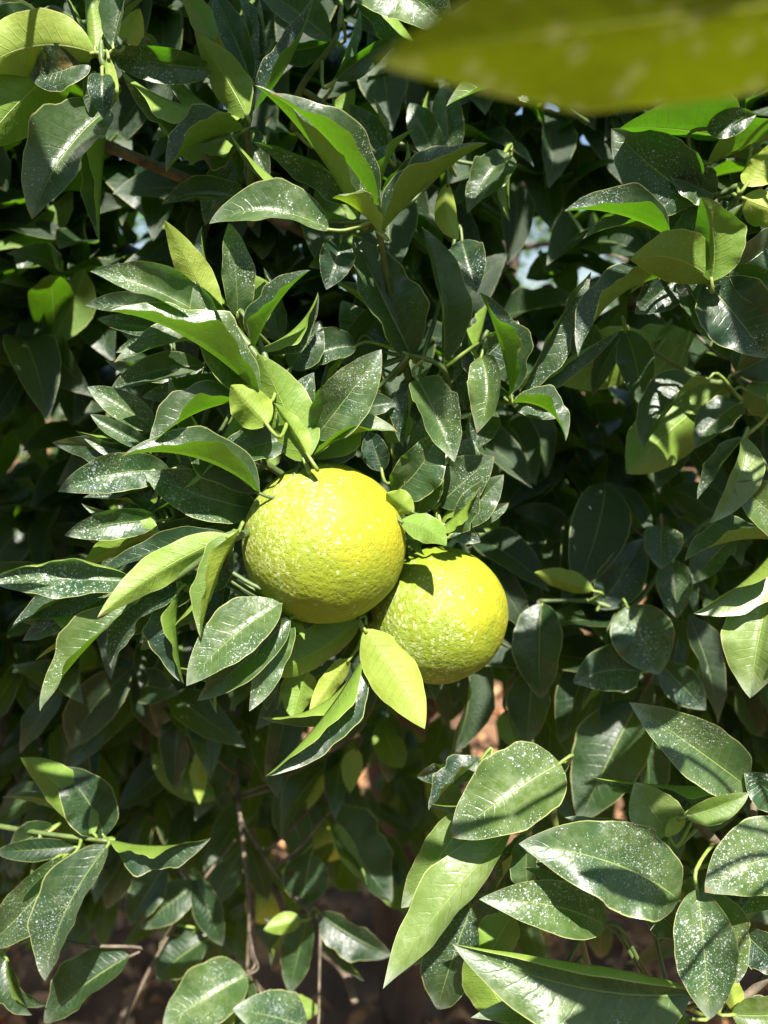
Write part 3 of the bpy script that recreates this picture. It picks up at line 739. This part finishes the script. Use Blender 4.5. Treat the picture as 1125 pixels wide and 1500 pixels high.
for e in ends:
    e = Vector(e); s0 = Vector((.05, 1.28, rt.uniform(.55, .75)))
    m1 = s0.lerp(e, .4) + Vector((rt.uniform(-.05, .05), rt.uniform(-.05, .05), .10))
    limb([s0, m1, e], .024, .007)
    for k in range(4):
        q = m1.lerp(e, rt.uniform(0, .9)); q2 = q + Vector((rt.uniform(-.3, .3), rt.uniform(-.45, .05), rt.uniform(-.15, .3)))
        limb([q, (q+q2)/2+Vector((0, 0, .03)), q2], .006, .0025, 'twig', 'twig', 8)
for p0, p1, p2 in (((.3, 1.3, 2.0), (.28, .8, 1.98), (.26, .24, 1.62)), ((-.2, .75, 1.6), (-.22, .5, 1.74), (-.24, .22, 1.62)), ((.3, 1.3, 2.0), (.05, .8, 1.95), (-.05, .30, 1.68)), ((.3, 1.3, 2.0), (.5, .7, 1.9), (.42, .3, 1.62))):
    limb([p0, p1, p2], .009, .003, 'limb', 'twig', 8)
# bare twigs seen in the gaps
for a, b2 in (((352, 1100, .75), (368, 1400, .72)), ((368, 1270, .75), (420, 1350, .72)), ((180, 1490, .8), (260, 1340, .8)), ((1040, 950, .62), (1022, 1035, .60)), ((740, 200, .8), (830, 280, .75)), ((770, 190, .85), (760, 330, .8)), ((470, 1390, .7), (520, 1470, .66)), ((960, 770, .75), (985, 800, .7))):
    pa, pb = P(*a), P(*b2)
    limb([pa, (pa+pb)/2+Vector((.006, 0, .004)), pb], .0045, .003, 'twig', 'twig', 8)

# inner crown: sprays of leaves; the nearest in view are single objects, the rest one mass
rg = random.Random(11)
protos = []
for k in range(10):
    L = 1.0; wd = rg.uniform(.40, .56)
    vs, fs, uv = leaf_geo(Vector((0, 0, 0)), Vector((0, L, 0)), wd, Vector((0, 0, 1)), 0, rg.uniform(8, 42), bend=rg.uniform(.04, .14), lat=rg.uniform(-.06, .06), wave=rg.uniform(.4, 1.3), twist=rg.uniform(-15, 15), shape=rg.choice(['std', 'oval', 'std']), seed=k, N=9, K=2)
    protos.append((vs, fs, uv))
proto_me = []
for vs, fs, uv in protos:
    o = mesh_obj('leaf', [tuple(v) for v in vs], fs, M['back'], uvs=[list(x) for x in uv]); proto_me.append(o.data); bpy.data.objects.remove(o)

def project(p):
    v = p - CAM; d = v.dot(FWD)
    if d < .05: return None
    return 562.5 + v.dot(RT)/d*FOC, 750 - v.dot(UP)/d*FOC, d

def orient(dirv, normal):
    a = dirv.normalized(); n = (normal - a*normal.dot(a)).normalized(); s = n.cross(a) * -1
    s = a.cross(n)
    return Matrix((( s.x, a.x, n.x), (s.y, a.y, n.y), (s.z, a.z, n.z)))

def framed(p):
    pr = project(p)
    return bool(pr) and -70 < pr[0] < 1195 and -70 < pr[1] < 1570

def in_crown(p):
    x, y, z = p
    e = ((x-.05)/1.75)**2 + ((y-1.55)/1.12)**2 + ((z-1.45)/1.25)**2
    if e > 1: return False
    if e < .5 and (math.sin(x*911.7+y*517.3+z*313.1)*43758.5) % 1 > .12: return False
    if z < .42 + max(0, y-.62)*.62: return False
    if z > 1.45 and not framed(p) and (math.sin(x*411.7+y*917.3+z*213.1)*43758.5) % 1 > .18: return False
    # thin open cave round the trunk
    if abs(x-.09) < .22 and z < 1.0 and y > .56 and (math.sin(x*511.7+y*217.3+z*713.1)*43758.5) % 1 > .36: return False
    pr = project(p)
    if pr and pr[2] < .85 and (math.sin(x*351.7+y*617.3+z*813.1)*43758.5) % 1 > (.38 if pr[1] > 500 else .55) + (pr[2]-.5)*1.2: return False
    if pr and pr[2] < .53 and -60 < pr[0] < 1185 and -60 < pr[1] < 1560: return False
    return True

def density(p):
    return noise.noise(p*3.1)*.9 + .75

placed = []
tries = 0
while len(placed) < 11000 and tries < 90000:
    tries += 1
    # most leaves sit in the outer shell that faces the camera and the sky
    if tries % 3: c = Vector((rg.uniform(-1.3, 1.4), .42 + abs(rg.gauss(0, .5)), rg.uniform(.35, 2.5)))
    else:
        c = P(rg.uniform(-150, 1275), -150 + 1400*rg.random()**1.6, rg.uniform(.55, 1.8))
    if c.y > 2.6 or not in_crown(c) or rg.random() > density(c): continue
    outd = (c - Vector((.05, 1.7, 1.1))); outd.normalize()
    tdir = (outd + Vector((rg.uniform(-.7, .7), rg.uniform(-.7, .4), rg.uniform(-.9, .4)))).normalized()
    nleaf = rg.randint(5, 8); sl = rg.uniform(.05, .10)
    side = tdir.orthogonal().normalized(); a0 = rg.uniform(0, 6.28)
    for k in range(nleaf):
        f = k/(nleaf-1); base = c + tdir*(sl*f)
        ang = a0 + k*2.4
        rad = Quaternion(tdir, ang) @ side
        ld = (rad*(1-.5*f) + tdir*(.5+.6*f) + Vector((0, 0, -.45))).normalized()
        nn = (Vector((0, -.55, .85)) + outd*.4 + Vector((rg.uniform(-.7, .7), rg.uniform(-.7, .7), rg.uniform(-.5, .5)))).normalized()
        if rg.random() < .12: nn = -nn
        if not in_crown(base + ld*.04): continue
        size = rg.uniform(.05, .09)
        placed.append((base, ld, nn, size, rg.randrange(10)))
LIT = [(P(x, y, d), r) for x, y, d, r in ((475, 796, .365, .052), (643, 900, .40, .046), (250, 470, .36, .045), (330, 420, .38, .03), (480, 200, .36, .022), (390, 300, .37, .025),
    (60, 50, .36, .03), (500, 580, .375, .022), (640, 620, .39, .018), (720, 140, .41, .032), (570, 1000, .39, .036), (450, 1060, .39, .036), (240, 850, .36, .028), (100, 960, .37, .03),
    (60, 870, .37, .02), (1070, 850, .40, .04), (1090, 960, .40, .03), (700, 1300, .39, .07), (880, 1250, .37, .06), (1080, 1280, .37, .04), (980, 195, .37, .03), (980, 370, .38, .022))]
def near_ray(p, k=1.0):
    for q0, r in LIT:
        q = p - q0
        if (q - sun_dir*q.dot(sun_dir)).length < r*k + .012: return True
    return False
# unseen sprays added above the frame for shade, clear of chosen sun rays
for _ in range(85):
    low = _ % 6 != 0
    c = Vector((rg.uniform(-.42, .45), rg.uniform(.14, .42), rg.uniform(1.46, 1.72))) if low else Vector((rg.uniform(-.8, .9), rg.uniform(.35, .62), rg.uniform(1.50, 2.1)))
    if not low and density(c) < .8: continue
    tdir = Vector((rg.uniform(-.6, .6), -.5, rg.uniform(-.6, .5))).normalized(); side = tdir.orthogonal().normalized()
    for k in range(6):
        f = k/5; ld = ((Quaternion(tdir, k*2.4) @ side)*(1-.5*f) + tdir*(.5+.6*f) + Vector((0, 0, -.4))).normalized()
        bs = c+tdir*.07*f; sz = rg.uniform(.05, .085)
        if framed(bs) or framed(bs+ld*sz) or framed(bs+ld*sz*.5) or near_ray(bs+ld*sz*.5, 1.15): continue
        placed.append((bs, ld, Vector((rg.uniform(-.5, .5), -.5+rg.uniform(-.4, .4), 1)), sz, rg.randrange(10)))

vis = []
for i, pl in enumerate(placed):
    pr = project(pl[0] + pl[1]*pl[3]*.5)
    if pr and -20 < pr[0] < 1145 and -20 < pr[1] < 1520: vis.append((pr[2], i))
vis.sort()
single = set(i for _, i in vis[:300])
vs_, fs_, uv_, ti_ = [], [], [], []
for i, (bs, ld, nn, size, k) in enumerate(placed):
    m3 = orient(ld, nn)
    if i in single:
        o = bpy.data.objects.new('leaf', proto_me[k]); COL.objects.link(o); o.parent = tree
        o.matrix_local = Matrix.Translation(bs-TO) @ (m3*size).to_4x4()
        continue
    v0 = len(vs_); pv, pf, pu = protos[k]
    rv = rg.random()
    for v, u_ in zip(pv, pu):
        vs_.append(bs - TO + m3 @ (v*size)); uv_.append(list(u_)); ti_.append(rv)
    for f in pf: fs_.append(tuple(x+v0 for x in f))
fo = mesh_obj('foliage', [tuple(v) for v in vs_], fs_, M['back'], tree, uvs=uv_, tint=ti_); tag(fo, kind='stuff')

# ------------------------------------------------------------------ ground, litter, the row behind
gv, gf = [], []
G = 60
for j in range(G+1):
    for i in range(G+1):
        u = (i/G-.5)*2; v = j/G
        x = math.copysign(abs(u)**2.2, u)*60; y = -3 + (v**2.4)*80
        h = .03*noise.noise(Vector((x*1.3, y*1.3, 0))) + .012*noise.noise(Vector((x*6, y*6, 2))) if abs(x) < 6 and y < 9 else 0
        gv.append((x, y, h))
for j in range(G):
    for i in range(G):
        a = j*(G+1)+i; gf.append((a, a+1, a+G+2, a+G+1))
tag(mesh_obj('ground', gv, gf, M['soil']), kind='structure')
vs_, fs_, ti_ = [], [], []
rl = random.Random(5)
for i in range(5200):
    y = .5 + rl.random()**1.2*5.5; x = rl.uniform(-1, 1)*(.5+y*.75)
    k = rl.randrange(10); pv, pf, pu = protos[k]
    nn = Vector((rl.uniform(-.6, .6), rl.uniform(-.6, .6), 1)).normalized()
    ld = Vector((rl.uniform(-1, 1), rl.uniform(-1, 1), rl.uniform(-.15, .15))).normalized()
    m3 = orient(ld, nn); size = rl.uniform(.04, .075); h = .03*noise.noise(Vector((x*1.3, y*1.3, 0))) + .02 + rl.uniform(0, .012)
    v0 = len(vs_); tv = rl.random()
    for v in pv:
        vs_.append(tuple(Vector((x, y, h)) + m3 @ (Vector((v.x, v.y, v.z*2.2))*size))); ti_.append(tv)
    for f in pf: fs_.append(tuple(q+v0 for q in f))
tag(mesh_obj('leaf_litter', vs_, fs_, M['litter'], tint=ti_), kind='stuff')

rn = random.Random(21)
row = []
vs_, fs_, uv_, ti_ = [], [], [], []
for i in range(2600):
    d = Vector((rn.gauss(0, 1), rn.gauss(0, 1), rn.gauss(0, 1))).normalized(); rr = rn.uniform(.6, 1)
    p = Vector((d.x*1.25*rr, d.y*1.1*rr, 1.25 + d.z*1.05*rr))
    m3 = orient((d+Vector((rn.uniform(-.8, .8), rn.uniform(-.8, .8), -.6))).normalized(), (d+Vector((rn.uniform(-.6, .6), rn.uniform(-.6, .6), .8))).normalized())
    pv, pf, pu = protos[rn.randrange(10)]; v0 = len(vs_); tv = rn.random(); size = rn.uniform(.08, .12)
    for v, u_ in zip(pv, pu): vs_.append(tuple(p + m3 @ (v*size))); uv_.append(list(u_)); ti_.append(tv)
    for f in pf: fs_.append(tuple(q+v0 for q in f))
crown0 = None
for k, (x, y, lab) in enumerate(((-1.7, 4.6, 'neighbouring citrus tree glimpsed behind the fan of narrow leaves'), (1.1, 4.8, 'neighbouring citrus tree glimpsed behind the smaller fruit'), (3.6, 4.7, 'neighbouring citrus tree at the far edge of the row'), (-4.2, 4.5, 'neighbouring citrus tree at the other end of the row'),
        (-2.3, -2.9, 'added unseen citrus tree blocking low sky, behind the viewer on one side'), (.3, -3.1, 'added unseen citrus tree blocking low sky, straight behind the viewer'), (2.8, -2.9, 'added unseen citrus tree blocking low sky, behind the viewer on the other side'))):  # trees behind the viewer are unseen, added to cut sky fill
    tr_ = bpy.data.objects.new('citrus_tree', None); COL.objects.link(tr_); tr_.location = (x, y, 0); tr_.rotation_euler.z = k*1.7; tr_.scale = (1.3,)*3 if y < 0 else (1,)*3
    tag(tr_, lab, 'tree', 'citrus trees in the neighbouring rows')
    if crown0 is None:
        c0 = mesh_obj('crown', vs_, fs_, M['back'], tr_, uvs=uv_, tint=ti_); crown0 = c0.data
        tv, tf = tube([Vector((0, 0, -.05)), Vector((.03, 0, .4)), Vector((0, .02, .9))], [.07, .055, .05], 12)
        t0 = mesh_obj('trunk', tv, tf, M['bark'], tr_); trunk0 = t0.data
    else:
        c0 = bpy.data.objects.new('crown', crown0); COL.objects.link(c0); c0.parent = tr_
        t0 = bpy.data.objects.new('trunk', trunk0); COL.objects.link(t0); t0.parent = tr_
    c0['kind'] = 'stuff'
